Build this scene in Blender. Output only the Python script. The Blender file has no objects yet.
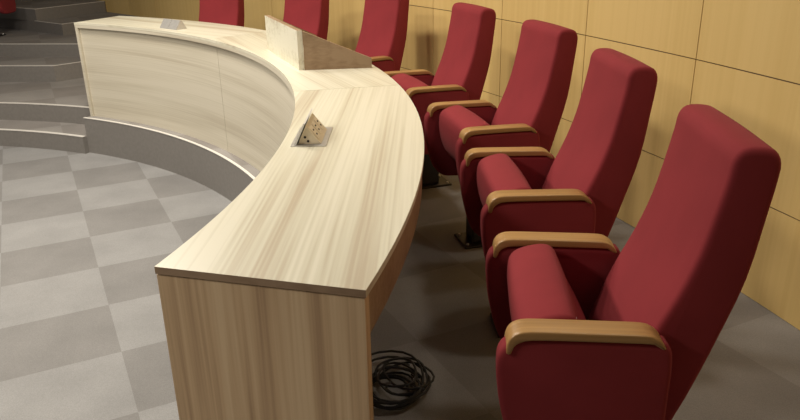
import bpy, bmesh, math, random
from mathutils import Vector, Matrix
random.seed(7)
PI = math.pi
R_ = math.radians
sc = bpy.context.scene
COL = sc.collection

# ------------------------------------------------------------ camera
CAM_H = 1.47
FPX = 724.0
down = Vector((35.0, -1840.0, -FPX)).normalized()
up = -down
fw = Vector((0, 0, -1)); fw = (fw - up * fw.dot(up)).normalized()
rt = fw.cross(up)
cd = bpy.data.cameras.new('camera'); cam = bpy.data.objects.new('camera', cd); COL.objects.link(cam)
cd.sensor_width = 36.0; cd.lens = 36.0 * FPX / 800.0; cd.clip_start = 0.05
m = Matrix(((rt.x, rt.y, rt.z), (fw.x, fw.y, fw.z), (up.x, up.y, up.z)))
cam.matrix_world = Matrix.Translation((0, 0, CAM_H)) @ m.to_4x4()
sc.camera = cam

# ------------------------------------------------------------ world, lights, exposure
w = bpy.data.worlds.new('world'); sc.world = w; w.use_nodes = True
w.node_tree.nodes['Background'].inputs[0].default_value = (1.0, 0.90, 0.82, 1)
w.node_tree.nodes['Background'].inputs[1].default_value = 0.06
sc.view_settings.view_transform = 'Standard'; sc.view_settings.look = 'None'
sc.view_settings.gamma = 1.0; sc.view_settings.use_curve_mapping = False
sc.view_settings.exposure = 0.0
C0 = Vector((-4.45, 2.55, 0))           # centre of the round hall

def pol(r, deg, z=0.0):
    a = R_(deg); return Vector((C0.x + r * math.cos(a), C0.y + r * math.sin(a), z))

def area(loc, size, watt, col=(1.0, 0.92, 0.80), target=None):
    l = bpy.data.lights.new('ceiling_or_fill_lamp', 'AREA'); l.shape = 'DISK'; l.size = size; l.energy = watt; l.color = col
    o = bpy.data.objects.new('ceiling_or_fill_lamp', l); COL.objects.link(o); o.location = loc
    if target is not None:
        o.rotation_euler = (Vector(target) - Vector(loc)).to_track_quat('-Z', 'Y').to_euler()
    return o
for a, wt in ((4, 34), (22, 36), (42, 38), (62, 42)):
    area(pol(3.3, a, 3.0), 0.35, wt)
for a, wt in ((-9, 10), (15, 8), (39, 8)):
    area(pol(5.68, a, 3.0), 0.3, wt)
area(pol(1.4, 50, 3.2), 0.8, 68)
area((-3.0, 0.85, 2.9), 0.8, 105)  # added fill, not a known hall lamp; brightens the near desk end panel

# ------------------------------------------------------------ materials
def new_mat(name):
    mt = bpy.data.materials.new(name); mt.use_nodes = True
    nt = mt.node_tree; return mt, nt, nt.nodes['Principled BSDF']
def N(nt, typ, **kw):
    n = nt.nodes.new(typ)
    for k, v in kw.items():
        if hasattr(n, k): setattr(n, k, v)
        else: n.inputs[k].default_value = v
    return n
def ramp(nt, fac, stops):
    r = nt.nodes.new('ShaderNodeValToRGB'); e = r.color_ramp.elements
    while len(e) < len(stops): e.new(0.5)
    for i, (p, c) in enumerate(stops): e[i].position = p; e[i].color = (*c, 1)
    nt.links.new(fac, r.inputs[0]); return r.outputs[0]
def bump(nt, b, h, strength, dist=0.002):
    n = N(nt, 'ShaderNodeBump'); n.inputs['Strength'].default_value = strength; n.inputs['Distance'].default_value = dist
    nt.links.new(h, n.inputs['Height']); nt.links.new(n.outputs[0], b.inputs['Normal'])

def wood(name, c_dark, c_mid, c_light, rot=(0, 0, 0), band=3.0, fine=60.0, stretch=0.05, rough=0.42, uv=False):
    """long-grained laminate; grain runs along local x after the rotation"""
    mt, nt, b = new_mat(name)
    tc = N(nt, 'ShaderNodeTexCoord')
    mp = N(nt, 'ShaderNodeMapping'); mp.inputs['Rotation'].default_value = rot
    nt.links.new(tc.outputs['UV' if uv else 'Object'], mp.inputs[0])
    m2 = N(nt, 'ShaderNodeMapping'); m2.inputs['Scale'].default_value = (stretch, 1, 1)
    nt.links.new(mp.outputs[0], m2.inputs[0])
    n1 = N(nt, 'ShaderNodeTexNoise'); n1.inputs['Scale'].default_value = band; n1.inputs['Detail'].default_value = 3
    m3 = N(nt, 'ShaderNodeMapping'); m3.inputs['Scale'].default_value = (stretch * .22, 1, 1); nt.links.new(mp.outputs[0], m3.inputs[0])
    n2 = N(nt, 'ShaderNodeTexNoise'); n2.inputs['Scale'].default_value = fine; n2.inputs['Detail'].default_value = 4
    n3 = N(nt, 'ShaderNodeTexWave'); n3.bands_direction = 'Y'; n3.inputs['Scale'].default_value = band * 2.2
    n3.inputs['Distortion'].default_value = 6; n3.inputs['Detail'].default_value = 3; n3.inputs['Detail Scale'].default_value = 1.2
    for n in (n1, n3): nt.links.new(m2.outputs[0], n.inputs['Vector'])
    nt.links.new(m3.outputs[0], n2.inputs['Vector'])
    a = N(nt, 'ShaderNodeMath', operation='MULTIPLY_ADD'); a.inputs[1].default_value = 0.34; nt.links.new(n2.outputs[0], a.inputs[0])
    bb = N(nt, 'ShaderNodeMath', operation='MULTIPLY'); bb.inputs[1].default_value = 0.66; nt.links.new(n1.outputs[0], bb.inputs[0])
    nt.links.new(bb.outputs[0], a.inputs[2])
    c = N(nt, 'ShaderNodeMath', operation='MULTIPLY_ADD'); c.inputs[1].default_value = 0.05
    nt.links.new(n3.outputs['Fac'], c.inputs[0]); nt.links.new(a.outputs[0], c.inputs[2])
    col = ramp(nt, c.outputs[0], ((0.39, c_dark), (0.49, c_mid), (0.60, c_light)))
    nt.links.new(col, b.inputs['Base Color']); b.inputs['Roughness'].default_value = rough
    bump(nt, b, n2.outputs[0], 0.06)
    return mt

ASH = ((0.49, 0.42, 0.31), (0.60, 0.565, 0.44), (0.69, 0.655, 0.53))
ASHV = ((0.40, 0.26, 0.145), (0.56, 0.39, 0.225), (0.66, 0.49, 0.30))
M = {}
def ash_top(i, deg):
    return wood('ash_top_%d' % i, *ASH, rot=(0, 0, -R_(deg)), band=9.0, fine=75, stretch=0.045, rough=0.36)
M['front'] = wood('ash_front', (0.50, 0.445, 0.345), (0.57, 0.52, 0.41), (0.63, 0.58, 0.47), band=9, fine=60, stretch=0.05, rough=0.45, uv=True)
M['end'] = wood('ash_end', *ASHV, rot=(0, PI / 2, 0), band=8, fine=90, stretch=0.06, rough=0.45)
M['edge'] = wood('ash_edge', (0.20, 0.125, 0.07), (0.26, 0.17, 0.10), (0.31, 0.21, 0.13), band=8, fine=60, stretch=0.3, rough=0.5)
M['riser'] = wood('ash_riser', (0.20, 0.125, 0.07), (0.26, 0.172, 0.10), (0.31, 0.215, 0.13), rot=(0, 0, 0), band=6, fine=70, stretch=0.06, rough=0.45)
M['riser_front'] = wood('ash_riser_front', *ASH, rot=(0, 0, R_(-108)), band=6, fine=70, stretch=0.08, rough=0.45)
M['arm'] = wood('arm_wood', (0.29, 0.15, 0.05), (0.37, 0.205, 0.072), (0.44, 0.255, 0.095), band=9, fine=120, stretch=0.05, rough=0.36)
M['maple'] = wood('maple_wall', (0.68, 0.47, 0.175), (0.71, 0.50, 0.19), (0.745, 0.53, 0.21), rot=(0, PI / 2, 0), band=2.2, fine=45, stretch=0.04, rough=0.5)

def fabric(name, c1, c2):
    mt, nt, b = new_mat(name)
    tc = N(nt, 'ShaderNodeTexCoord')
    n = N(nt, 'ShaderNodeTexNoise'); n.inputs['Scale'].default_value = 6; n.inputs['Detail'].default_value = 5
    n2 = N(nt, 'ShaderNodeTexNoise'); n2.inputs['Scale'].default_value = 500; n2.inputs['Detail'].default_value = 2
    nt.links.new(tc.outputs['Object'], n.inputs['Vector']); nt.links.new(tc.outputs['Object'], n2.inputs['Vector'])
    nt.links.new(ramp(nt, n.outputs[0], ((0.3, c1), (0.7, c2))), b.inputs['Base Color'])
    b.inputs['Roughness'].default_value = 0.9
    b.inputs['Sheen Weight'].default_value = 0.06; b.inputs['Sheen Roughness'].default_value = 0.5
    b.inputs['Sheen Tint'].default_value = (1.0, 0.45, 0.45, 1); b.inputs['Specular IOR Level'].default_value = 0.2
    bump(nt, b, n2.outputs[0], 0.25, 0.001)
    return mt
M['red'] = fabric('burgundy_fabric', (0.225, 0.026, 0.031), (0.26, 0.030, 0.036))

def plain(name, col, rough=0.5, metal=0.0):
    mt, nt, b = new_mat(name)
    n = N(nt, 'ShaderNodeTexNoise'); n.inputs['Scale'].default_value = 40
    tc = N(nt, 'ShaderNodeTexCoord'); nt.links.new(tc.outputs['Object'], n.inputs['Vector'])
    nt.links.new(ramp(nt, n.outputs[0], ((0.3, tuple(c * .93 for c in col)), (0.7, tuple(min(1, c * 1.05) for c in col)))), b.inputs['Base Color'])
    b.inputs['Roughness'].default_value = rough; b.inputs['Metallic'].default_value = metal
    return mt
M['nosing'] = plain('pale_nosing', (0.74, 0.71, 0.66), 0.4)
M['plinth'] = plain('plinth_laminate', (0.22, 0.205, 0.19), 0.5)
M['steel'] = plain('satin_steel', (0.58, 0.56, 0.53), 0.35, 0.6)
M['darkmetal'] = plain('dark_metal', (0.03, 0.025, 0.025), 0.45, 0.3)
M['cable'] = plain('black_cable', (0.012, 0.012, 0.014), 0.5)
M['socket'] = plain('beige_plastic', (0.72, 0.62, 0.45), 0.45)
M['hole'] = plain('dark_hole', (0.03, 0.02, 0.015), 0.8)
M['white'] = plain('pale_metal', (0.70, 0.69, 0.66), 0.4)
M['groove'] = plain('groove_dark', (0.10, 0.055, 0.025), 0.8)

def carpet(name, ca, cb, swap=False):
    mt, nt, b = new_mat(name)
    tc = N(nt, 'ShaderNodeTexCoord')
    th = R_(63.5); G = (-1.975, 4.238)
    mp = N(nt, 'ShaderNodeMapping'); mp.inputs['Rotation'].default_value = (0, 0, th); mp.inputs['Scale'].default_value = (1.978, 1.978, 0)
    gx = 1.978 * (G[0] * math.cos(th) - G[1] * math.sin(th)); gy = 1.978 * (G[0] * math.sin(th) + G[1] * math.cos(th))
    mp.inputs['Location'].default_value = (-gx, -gy + (1 if swap else 0), 0.5)
    nt.links.new(tc.outputs['Object'], mp.inputs[0])
    ck = N(nt, 'ShaderNodeTexChecker'); ck.inputs['Scale'].default_value = 1.0
    ck.inputs['Color1'].default_value = (*ca, 1); ck.inputs['Color2'].default_value = (*cb, 1)
    nt.links.new(mp.outputs[0], ck.inputs['Vector'])
    n = N(nt, 'ShaderNodeTexNoise'); n.inputs['Scale'].default_value = 3.5; n.inputs['Detail'].default_value = 6
    n2 = N(nt, 'ShaderNodeTexNoise'); n2.inputs['Scale'].default_value = 260; n2.inputs['Detail'].default_value = 2
    nt.links.new(tc.outputs['Object'], n.inputs['Vector']); nt.links.new(tc.outputs['Object'], n2.inputs['Vector'])
    g = ramp(nt, n.outputs[0], ((0.3, (0.88, 0.88, 0.88)), (0.7, (1.06, 1.06, 1.06))))
    g2 = ramp(nt, n2.outputs[0], ((0.3, (0.86, 0.86, 0.86)), (0.7, (1.1, 1.1, 1.1))))
    mx = N(nt, 'ShaderNodeMix', data_type='RGBA', blend_type='MULTIPLY'); mx.inputs[0].default_value = 1
    nt.links.new(ck.outputs['Color'], mx.inputs[6]); nt.links.new(g, mx.inputs[7])
    my = N(nt, 'ShaderNodeMix', data_type='RGBA', blend_type='MULTIPLY'); my.inputs[0].default_value = 1
    nt.links.new(mx.outputs[2], my.inputs[6]); nt.links.new(g2, my.inputs[7])
    nt.links.new(my.outputs[2], b.inputs['Base Color']); b.inputs['Roughness'].default_value = 0.95
    bump(nt, b, n2.outputs[0], 0.4, 0.003)
    return mt
M['pit'] = carpet('pit_carpet', (0.205, 0.198, 0.192), (0.262, 0.258, 0.254))
M['tier'] = carpet('tier_carpet', (0.245, 0.225, 0.208), (0.288, 0.270, 0.252))

# ------------------------------------------------------------ helpers
def link(name, bm, mats, parent=None, smooth=False, matrix=None):
    me = bpy.data.meshes.new(name)
    bmesh.ops.recalc_face_normals(bm, faces=bm.faces)
    bm.to_mesh(me); bm.free()
    if not isinstance(mats, (list, tuple)): mats = [mats]
    for x in mats: me.materials.append(x)
    if smooth:
        for p in me.polygons: p.use_smooth = True
        me.set_sharp_from_angle(angle=R_(38))
    o = bpy.data.objects.new(name, me); COL.objects.link(o)
    if parent: o.parent = parent
    if matrix is not None: o.matrix_world = matrix
    return o
def empty(name, loc=(0, 0, 0), rz=0.0):
    o = bpy.data.objects.new(name, None); COL.objects.link(o); o.location = loc; o.rotation_euler = (0, 0, rz)
    o.empty_display_size = 0.1; return o
def tag(o, label, cat, group=None):
    o['label'] = label; o['category'] = cat
    if group: o['group'] = group
    return o
def struct(o): o['kind'] = 'structure'; return o
def prism(bm, poly, z0, z1, mi=0):
    a = [bm.verts.new((x, y, z0)) for x, y in poly]; b = [bm.verts.new((x, y, z1)) for x, y in poly]
    n = len(poly); fs = []
    fs.append(bm.faces.new(a[::-1])); fs.append(bm.faces.new(b))
    for i in range(n): fs.append(bm.faces.new((a[i], a[(i + 1) % n], b[(i + 1) % n], b[i])))
    for f in fs: f.material_index = mi
    return fs
def box(bm, x0, x1, y0, y1, z0, z1, bev=0.0, mi=0):
    v = [bm.verts.new((x, y, z)) for z in (z0, z1) for x, y in ((x0, y0), (x1, y0), (x1, y1), (x0, y1))]
    fs = [bm.faces.new([v[i] for i in f]) for f in ((3, 2, 1, 0), (4, 5, 6, 7), (0, 1, 5, 4), (1, 2, 6, 5), (2, 3, 7, 6), (3, 0, 4, 7))]
    for f in fs: f.material_index = mi
    if bev > 0:
        es = list({e for f in fs for e in f.edges}); bmesh.ops.bevel(bm, geom=es, offset=bev, segments=2, profile=0.5, affect='EDGES')
def arc_block(bm, r0, r1, a0, a1, z0, z1, seg=None, uvlen=True):
    """curved bar, polar about the hall centre; uv: x along the arc in metres, y = height"""
    seg = seg or max(2, int(abs(a1 - a0) / 1.2))
    uvl = bm.loops.layers.uv.verify()
    rings = []
    for i in range(seg + 1):
        a = a0 + (a1 - a0) * i / seg
        rings.append([bm.verts.new(pol(r, a, z)) for r, z in ((r0, z0), (r1, z0), (r1, z1), (r0, z1))])
    for i in range(seg):
        for k in range(4):
            vs = (rings[i][k], rings[i + 1][k], rings[i + 1][(k + 1) % 4], rings[i][(k + 1) % 4])
            f = bm.faces.new(vs)
            for lp in f.loops:
                p = lp.vert.co; q = p - C0
                lp[uvl].uv = (math.atan2(q.y, q.x) * r0, p.z + (q.xy.length - r0 if k in (0, 2) else 0))
    bm.faces.new(rings[0]); bm.faces.new(rings[-1][::-1])
def tube(bm, pts, r, n=6):
    prev = None
    for i, p in enumerate(pts):
        t = (pts[min(i + 1, len(pts) - 1)] - pts[max(i - 1, 0)]).normalized()
        s = t.cross(Vector((0, 0, 1)))
        if s.length < 1e-3: s = Vector((1, 0, 0))
        s.normalize(); u = s.cross(t)
        ring = [bm.verts.new(p + (s * math.cos(2 * PI * k / n) + u * math.sin(2 * PI * k / n)) * r) for k in range(n)]
        if prev:
            for k in range(n): bm.faces.new((prev[k], prev[(k + 1) % n], ring[(k + 1) % n], ring[k]))
        prev = ring
def smooth_poly(pts, n=4):
    out = []; m_ = len(pts)
    for i in range(m_):
        p0, p1, p2, p3 = (Vector(pts[(i + k - 1) % m_]) for k in range(4))
        for j in range(n):
            t = j / n
            out.append(0.5 * ((2 * p1) + (p2 - p0) * t + (2 * p0 - 5 * p1 + 4 * p2 - p3) * t * t + (3 * p1 - p0 - 3 * p2 + p3) * t ** 3))
    return out
def inset(pts, d):
    out = []; m_ = len(pts)
    ar = sum(pts[i].x * pts[(i + 1) % m_].y - pts[(i + 1) % m_].x * pts[i].y for i in range(m_))
    sg = 1 if ar > 0 else -1
    for i in range(m_):
        t = (pts[(i + 1) % m_] - pts[i - 1]).normalized()
        out.append(pts[i] + Vector((-t.y, t.x)) * d * sg)
    return out
def cushion(bm, prof, y0, y1, r, seg=5, n=4, crown=0.0, mid=6):
    """soft-edged upholstered body: profile in x,z swept across y with rounded rims"""
    P = smooth_poly(prof, n) if n > 1 else [Vector(p) for p in prof]
    sl = []
    for k in range(seg + 1):
        t = PI / 2 * k / seg; sl.append((y0 + r * (1 - math.sin(t)), r * (1 - math.cos(t))))
    sl = sl[::-1] if sl[0][0] > sl[-1][0] else sl
    # rim slices from the flat cap inwards
    sl = [(y0 + r * (1 - math.cos(PI / 2 * k / seg)), r * (1 - math.sin(PI / 2 * k / seg))) for k in range(seg + 1)]
    for k in range(1, mid):
        t = k / mid; sl.append((y0 + r + (y1 - y0 - 2 * r) * t, -crown * math.sin(PI * t)))
    sl += [(y1 - r * (1 - math.cos(PI / 2 * k / seg)), r * (1 - math.sin(PI / 2 * k / seg))) for k in range(seg, -1, -1)]
    rings = []
    for y, d in sl:
        rings.append([bm.verts.new((p.x, y, p.y)) for p in inset(P, d)])
    L = len(P)
    for a, b in zip(rings, rings[1:]):
        for k in range(L): bm.faces.new((a[k], a[(k + 1) % L], b[(k + 1) % L], b[k]))
    bm.faces.new(rings[0]); bm.faces.new(rings[-1][::-1])

# ------------------------------------------------------------ floors and steps
PITZ = -0.34; TZ = -0.03
bm = bmesh.new(); prism(bm, [(-13, -6), (4, -6), (4, 8), (-13, 8)], PITZ - 0.1, PITZ)
struct(link('floor', bm, M['pit']))

def arcpts(r, a0, a1, n): return [pol(r, a0 + (a1 - a0) * i / n).xy[:] for i in range(n + 1)]
bm = bmesh.new()
prism(bm, arcpts(3.97, -62, 64.1, 90) + arcpts(4.27, 64.1, 112, 30) + [(-7.5, 12.8), (4.2, 12.8), (4.2, -5.0)], PITZ, TZ)
for f in bm.faces: f.material_index = 0 if abs(f.normal.z) > .5 else 1
bm.normal_update()
for f in bm.faces: f.material_index = 0 if abs(f.normal.z) > .5 else 1
struct(link('floor_tier', bm, [M['tier'], M['plinth']]))
bm = bmesh.new(); prism(bm, arcpts(3.925, 64.1, 112, 30) + arcpts(4.4, 112, 64.1, 30), PITZ, -0.19)
bm.normal_update()
for f in bm.faces: f.material_index = 0 if abs(f.normal.z) > .5 else 1
struct(link('step_lowest', bm, [M['tier'], M['plinth']]))
E3 = [(-6.5, 8.05), (-4.26, 7.81), (-3.66, 7.755), (-3.45, 7.98), (-2.9, 8.6)]
E4 = [(-6.5, 8.62), (-4.56, 8.45), (-3.63, 8.34), (-3.3, 8.31), (-3.0, 8.8)]
E5 = [(-5.2, 9.95), (-4.61, 9.50), (-4.09, 9.09), (-4.0, 9.25), (-3.4, 9.7)]
E6 = [(-5.9, 10.3), (-4.976, 9.75), (-4.575, 9.49), (-4.04, 10.42)]
for nm, E, z0, z1, tail in (('step_second', E3, TZ - .05, .14, [(-2.6, 12.6), (-7.3, 12.6)]), ('step_third', E4, .14, .28, [(-2.6, 12.5), (-7.2, 12.5)]),
                            ('step_fourth', E5, .28, .415, [(-3.2, 12.4), (-7.0, 12.4), (-6.2, 10.6)]), ('step_top', E6, .415, .56, [(-4.2, 12.3), (-6.9, 12.3)])):
    bm = bmesh.new(); prism(bm, E + tail, z0, z1); bm.normal_update()
    for f in bm.faces: f.material_index = 0 if abs(f.normal.z) > .5 else 1
    struct(link(nm, bm, [M['tier'], M['plinth']]))
k = 1
def strip(pts, z, wd=0.032, closed=False):
    """pale nosing strip lying just inside a step edge"""
    global k
    bm = bmesh.new(); n = len(pts); L = []; Rr = []
    for i in range(n):
        t = (Vector(pts[min(i + 1, n - 1)]) - Vector(pts[max(i - 1, 0)])).normalized(); s = Vector((-t.y, t.x))
        L.append(Vector(pts[i]) - s * 0.003); Rr.append(Vector(pts[i]) + s * wd)
    for a, b, c, d in zip(L, L[1:], Rr[1:], Rr):
        v = [bm.verts.new((p.x, p.y, zz)) for zz in (z, z + .005) for p in (a, b, c, d)]
        for f in ((3, 2, 1, 0), (4, 5, 6, 7), (0, 1, 5, 4), (1, 2, 6, 5), (2, 3, 7, 6), (3, 0, 4, 7)): bm.faces.new([v[i] for i in f])
    o = struct(link('trim_%d' % k, bm, M['nosing'])); k += 1; return o
strip(arcpts(3.97, 64.1, -62, 90), TZ, 0.018)
strip(arcpts(3.925, 110, 64.1, 30), -0.19)
strip(arcpts(4.27, 110, 66, 30), TZ)
strip(E3[:3], .14); strip(E3[2:], .14, .012); strip(E4[:4], .28); strip(E5[1:3], .415, .012); strip(E5[2:4], .415, .012); strip(E6[:3], .56); strip(E6[2:], .56, .014)

# ------------------------------------------------------------ panelled wall
WC = Vector((-9.699, -0.422)); WR = 11.608
def wp(deg, off=0.0): a = R_(deg); return Vector((WC.x + (WR + off) * math.cos(a), WC.y + (WR + off) * math.sin(a)))
joints = [18.28 + 4.17 * i for i in range(-5, 8)]
joints[4] = 14.1
line = [wp(j) for j in joints] + [Vector((-3.0, 9.36)), Vector((-3.56, 10.0)), Vector((-4.03, 10.44)), Vector((-5.1, 11.5)), Vector((-6.2, 12.4))]
bm = bmesh.new()
rows = (TZ, 0.393, 0.893, 1.393, 1.893, 2.393, 2.9)
for i, (a, b) in enumerate(zip(line, line[1:])):
    t = (b - a).normalized(); s = Vector((t.y, -t.x))      # outward
    sub = 4 if i < len(joints) - 1 else 1
    for z0, z1 in zip(rows, rows[1:]):
        g = 0.0025
        # gently curved panel made of a few facets
        for q in range(sub):
            if sub > 1:
                A0, B0 = (wp(joints[i] + (joints[i + 1] - joints[i]) * (q + e) / sub) for e in (0, 1))
            else: A0, B0 = a, b
            p0 = A0 + t * (g if q == 0 else 0); p1 = B0 - t * (g if q == sub - 1 else 0)
            prism(bm, [tuple(p0), tuple(p1), tuple(p1 + s * .02), tuple(p0 + s * .02)], z0 + g, z1 - g)
    prism(bm, [tuple(a + s * .008), tuple(b + s * .008), tuple(b + s * .12), tuple(a + s * .12)], 0, 2.9, 1)
bmesh.ops.remove_doubles(bm, verts=bm.verts, dist=1e-5)
struct(link('wall_back', bm, [M['maple'], M['groove']]))

# ------------------------------------------------------------ curved desk
DZ = 0.765; TH = 0.018
desk = empty('curved_desk', pol(4.27, 25, TZ))
tag(desk, 'long curved pale ash conference desk standing on the grey plinth', 'desk')
bpy.context.view_layer.update()
inv = desk.matrix_world.inverted()
def dpart(name, bm, mats, smooth=False):
    bmesh.ops.transform(bm, matrix=inv, verts=bm.verts)
    return link(name, bm, mats, desk, smooth)
RI, RO = 4.041, 4.54
JA = (-15.46, 10.9, 38.8, 64.0)
for i in range(3):
    a0, a1 = JA[i] + (0.02 if i else 0), JA[i + 1] - (0.02 if i < 2 else 0)
    bm = bmesh.new(); arc_block(bm, RI, RO, a0, a1, DZ - TH, DZ, 26)
    bm.normal_update()
    if i == 0:
        for f in bm.faces:
            c = f.calc_center_median() - C0
            if len(f.verts) == 4 and math.degrees(math.atan2(c.y, c.x)) < JA[0] + .01 : f.material_index = 1
    dpart('desktop', bm, [ash_top(i, (JA[i] + JA[i + 1]) / 2 + 90), M['edge']], True)
    bm = bmesh.new(); arc_block(bm, RI + 0.0005, RI + .022, a0 + (.4 if i == 0 else 0), a1 - (.02 if i == 2 else 0), DZ - 0.042, DZ - TH - 0.0005, 26)
    dpart('edge_band', bm, M['front'], True)
PJ = (-15.05, 10.9, 37.6, 63.6)
for i in range(3):
    bm = bmesh.new(); arc_block(bm, RI + 0.02, RI + .038, PJ[i] + .03, PJ[i + 1] - .03, TZ, DZ - .042, 26)
    # the lower rim of the front stands a little proud of the recess
    dpart('front_panel', bm, M['front'], True)
for a, b in ((-15.42, -15.05), (63.6, 63.98)):
    bm = bmesh.new(); arc_block(bm, RI + .001, RO - .004, a, b, TZ, DZ - TH - (.003 if a < 0 else 0), 1)
    dpart('end_panel', bm, M['end'] if a < 0 else M['front'])
bm = bmesh.new(); arc_block(bm, RO - .028, RO - .008, -15.05, 63.6, DZ - .13, DZ - TH, 80)
dpart('back_rail', bm, M['riser'], True)

# ------------------------------------------------------------ raised lectern box on the desk
rb = empty('desk_lectern', pol(4.3, 24, DZ), R_(24))
tag(rb, 'raised pale and brown wooden lectern box with sloping side on the curved desk', 'lectern')
bpy.context.view_layer.update(); rinv = rb.matrix_world.inverted()
A = pol(4.137, 18.1); F = pol(4.165, 28.95); B = pol(4.512, 17.0); Bf = pol(4.52, 30.0)
def wallpanel(name, p, q, zp, zq, th, mat, side=1):
    d = (q - p).normalized(); s = Vector((-d.y, d.x, 0)) * th * side
    bm = bmesh.new()
    v = [bm.verts.new(x) for x in ((p.x, p.y, DZ), (q.x, q.y, DZ), (q.x + s.x, q.y + s.y, DZ), (p.x + s.x, p.y + s.y, DZ),
                                   (p.x, p.y, zp), (q.x, q.y, zq), (q.x + s.x, q.y + s.y, zq), (p.x + s.x, p.y + s.y, zp))]
    for f in ((3, 2, 1, 0), (4, 5, 6, 7), (0, 1, 5, 4), (1, 2, 6, 5), (2, 3, 7, 6), (3, 0, 4, 7)): bm.faces.new([v[i] for i in f])
    bmesh.ops.transform(bm, matrix=rinv, verts=bm.verts); bm.faces.ensure_lookup_table(); bm.faces[1].material_index = 1
    return link(name, bm, [mat, M['edge']], rb)
wallpanel('front_panel', A, F, .971, .971, .028, M['riser_front'], -1)
d0 = (B - A).normalized()
wallpanel('side_panel', A + d0 * .0285, B, .967, .815, .02, M['riser'], 1)
wallpanel('side_panel', F + (Bf - F).normalized() * .0285, Bf, .967, .815, .02, M['riser'], -1)

# ------------------------------------------------------------ sockets in the desktop
def prism_y(bm, poly, y0, y1, mi=0):
    a = [bm.verts.new((x, y0, z)) for x, z in poly]; b = [bm.verts.new((x, y1, z)) for x, z in poly]; n = len(poly)
    fs = [bm.faces.new(a), bm.faces.new(b[::-1])] + [bm.faces.new((a[i], b[i], b[(i + 1) % n], a[(i + 1) % n])) for i in range(n)]
    for f in fs: f.material_index = mi
sk = empty('desk_socket', (-0.310, 2.53, DZ), R_(-1))
tag(sk, 'open flip-up socket box with beige outlets, nearest on the desktop', 'socket', 'flip-up sockets in the desktop')
bm = bmesh.new(); box(bm, -.062, .062, -.125, .125, 0, .003, .001); link('base_plate', bm, M['steel'], sk)
bm = bmesh.new(); prism_y(bm, [(-.038, .004), (.043, .004), (-.008, .068)], -.105, .085); link('socket_block', bm, M['socket'], sk)
bm = bmesh.new(); prism_y(bm, [(-.0505, .004), (-.0425, .004), (-.0075, .078), (-.0125, .080)], -.118, .105); link('lid', bm, M['white'], sk)
sl = Vector((-.051, 0, .064)).normalized(); nn = Vector((.064, 0, .051)).normalized()
for y in (-.07, -.01, .05):
    bm = bmesh.new()
    c = Vector((.0175, y, .036)) + nn * .0015; b_ = Vector((0, 1, 0))
    def quad(c, hu, hv, t):
        v = [bm.verts.new(c + sl * su * hu + b_ * sv * hv + nn * tt) for tt in (-.001, t) for su, sv in ((-1, -1), (1, -1), (1, 1), (-1, 1))]
        for f in ((3, 2, 1, 0), (4, 5, 6, 7), (0, 1, 5, 4), (1, 2, 6, 5), (2, 3, 7, 6), (3, 0, 4, 7)): bm.faces.new([v[i] for i in f])
    quad(c, .024, .022, .001); o = link('outlet', bm, M['socket'], sk)
    bm = bmesh.new(); quad(c + nn * .001 + sl * .009, .003, .006, .0012); quad(c + nn * .001 - sl * .009, .003, .006, .0012)
    link('outlet_slot', bm, M['hole'], o)
bm = bmesh.new()
for x, z in ((-.012, .028), (-.002, .014)):
    ring = [(x + .0045 * math.cos(t * PI / 4), z + .0045 * math.sin(t * PI / 4)) for t in range(8)]
    prism_y(bm, ring, -.107, -.1045)
link('screw', bm, M['hole'], sk)

s2 = empty('desk_socket', pol(4.165, 48.9, DZ), R_(48.9))
tag(s2, 'silver lidded socket box on the far stretch of desktop, before the wall', 'socket', 'flip-up sockets in the desktop')
bm = bmesh.new(); prism_y(bm, [(-.045, .0), (.045, .0), (.045, .006), (.012, .062), (.002, .064)], -.112, .112); link('socket_block', bm, M['steel'], s2)
for y0 in (-.110, .003):
    bm = bmesh.new(); prism_y(bm, [(-.049, .001), (-.0455, .001), (.0015, .0645), (-.002, .066)], y0, y0 + .107); link('lid', bm, M['steel'], s2)

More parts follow.
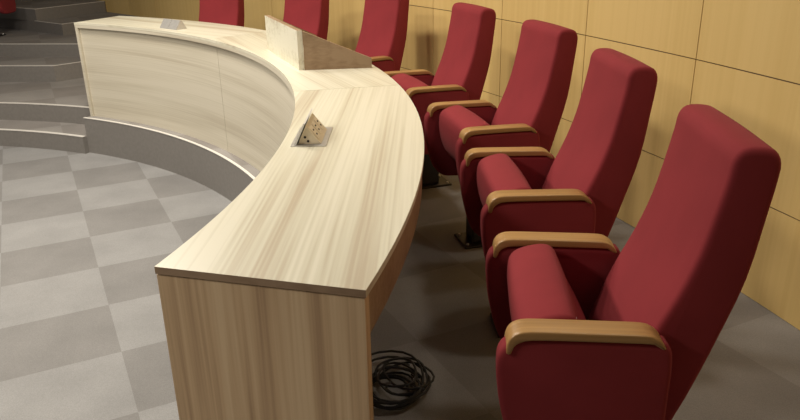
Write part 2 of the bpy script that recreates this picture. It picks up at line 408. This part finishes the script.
# ------------------------------------------------------------ theatre chairs
HW = 0.222; AW = 0.06; DL = 0.03
def up_(P, dz=0.0, du=0.0): return [(x + du, z + DL + dz) for x, z in P]
def make_chair():
    root = empty('theatre_chair')
    bm = bmesh.new()
    back = [(.205, .30), (.222, .38), (.246, .47), (.287, .585), (.337, .70), (.371, .80), (.393, .90), (.408, .98), (.414, 1.02), (.432, 1.042),
            (.47, 1.045), (.500, 1.036), (.514, 1.01), (.513, .97), (.505, .90), (.484, .74), (.442, .585), (.402, .455), (.371, .37), (.335, .29), (.26, .262)]
    cushion(bm, up_(back, -.016, .010), -HW + .016, HW - .016, .016, 4, 3, crown=0.003, mid=8)
    o = link('backrest', bm, M['red'], root, True)
    bm = bmesh.new()
    seat = [(-.022, .50), (-.024, .575), (-.008, .607), (.03, .624), (.075, .630), (.105, .612), (.128, .55), (.157, .50), (.196, .42), (.21, .36),
            (.18, .315), (.12, .31), (.06, .345), (.005, .41)]
    cushion(bm, up_(seat, .0, .026), -HW + .012, HW - .012, .016, 5, 3, crown=0.005, mid=8)
    link('seat', bm, M['red'], root, True)
    for s in (-1, 1):
        y0, y1 = (HW, HW + AW) if s > 0 else (-HW - AW, -HW)
        bm = bmesh.new()
        pan = [(-.052, .572), (-.057, .53), (-.051, .455), (-.036, .38), (-.014, .31), (.018, .268), (.06, .25), (.17, .245), (.28, .25), (.315, .275),
               (.331, .34), (.333, .45), (.332, .555), (.320, .594), (.29, .603), (.15, .609), (.0, .607), (-.03, .597)]
        cushion(bm, up_(pan), y0 + .002, y1 - .002, .014, 4, 3)
        link('side_panel', bm, M['red'], root, True)
        bm = bmesh.new()
        arm = [(-.037, .575), (-.036, .598), (-.028, .616), (-.012, .627), (.015, .6315), (.10, .6305), (.20, .6285), (.265, .6265), (.287, .620), (.302, .609), (.311, .594),
               (.303, .592), (.287, .602), (.264, .6055), (.10, .609), (.02, .609), (-.006, .603), (-.020, .592), (-.027, .574)]
        cushion(bm, up_(arm), y0 - .002, y1 + .002, .004, 3, 2)
        link('armrest', bm, M['arm'], root, True)
    bm = bmesh.new(); box(bm, .10, .24, -.055, .055, .012, .36, .008); box(bm, .12, .26, -.218, .218, .295, .325, .004)
    link('pedestal', bm, M['darkmetal'], root)
    bm = bmesh.new(); box(bm, .05, .31, -.09, .09, 0.0, .013, .004); link('floor_plate', bm, M['darkmetal'], root)
    for sx, sy in ((.07, -.065), (.07, .065), (.29, -.065), (.29, .065)):
        bm = bmesh.new(); bmesh.ops.create_cone(bm, cap_ends=True, segments=8, radius1=.008, radius2=.006, depth=.008, matrix=Matrix.Translation((sx, sy, .017)))
        link('bolt', bm, M['steel'], root)
    return root
chair0 = make_chair()
parts0 = list(chair0.children)
row = [  # radius, angle, z, label
    (4.82, -10.58, -4, 'burgundy high-back theatre chair nearest the camera, beside the near desk end'),
    (4.766, -0.38, 3.2, 'burgundy high-back theatre chair second from the camera in the row'),
    (4.765, 9.49, 14, 'burgundy high-back theatre chair third from the camera, before a wall panel joint'),
    (4.745, 20.27, 19, 'burgundy high-back theatre chair fourth from the camera, middle of the row of seven'),
    (4.75, 32.5, 37, 'burgundy high-back theatre chair right behind the near side of the wooden lectern box'),
    (4.72, 43.2, 53, 'burgundy high-back theatre chair behind the pale front of the lectern box'),
    (4.72, 55, 70, 'burgundy high-back theatre chair at the far end of the row, behind the silver socket box'),
    (None, (-4.97, 8.95, .28), 90, 'dark red theatre chair at the top left on the upper steps'),
]
for i, (r, a, z, lab) in enumerate(row):
    if i == 0: o = chair0
    else:
        o = chair0.copy(); COL.objects.link(o)
        for ch in parts0:
            c = ch.copy(); COL.objects.link(c); c.parent = o
    if r is None: o.location = a; o.rotation_euler = (0, 0, R_(z))
    else: o.location = pol(r, a, TZ); o.rotation_euler = (0, 0, R_(z))
    tag(o, lab, 'chair', 'burgundy theatre chairs')

# ------------------------------------------------------------ cables under the desk
cb = empty('cable_coil', (0.0, 2.06, TZ))
tag(cb, 'tangled coil of thin black cables on the dark floor under the near desk end', 'cable')

for q in range(6):
    pts = []; rr = random.uniform(.07, .13); cx, cy = random.uniform(-.05, .05), random.uniform(-.06, .08)
    ph = random.uniform(0, 6); tl = random.uniform(.02, .05)
    for t in range(41):
        a = ph + t * .32
        pts.append(Vector((cx + (rr + .015 * math.sin(a * 1.7)) * math.cos(a), cy + rr * 1.15 * math.sin(a), .008 + q * .006 + tl * (0.5 + 0.5 * math.sin(a * .5 + q)))))
    bm = bmesh.new(); tube(bm, pts, .0042); link('cable_loop', bm, M['cable'], cb, True)
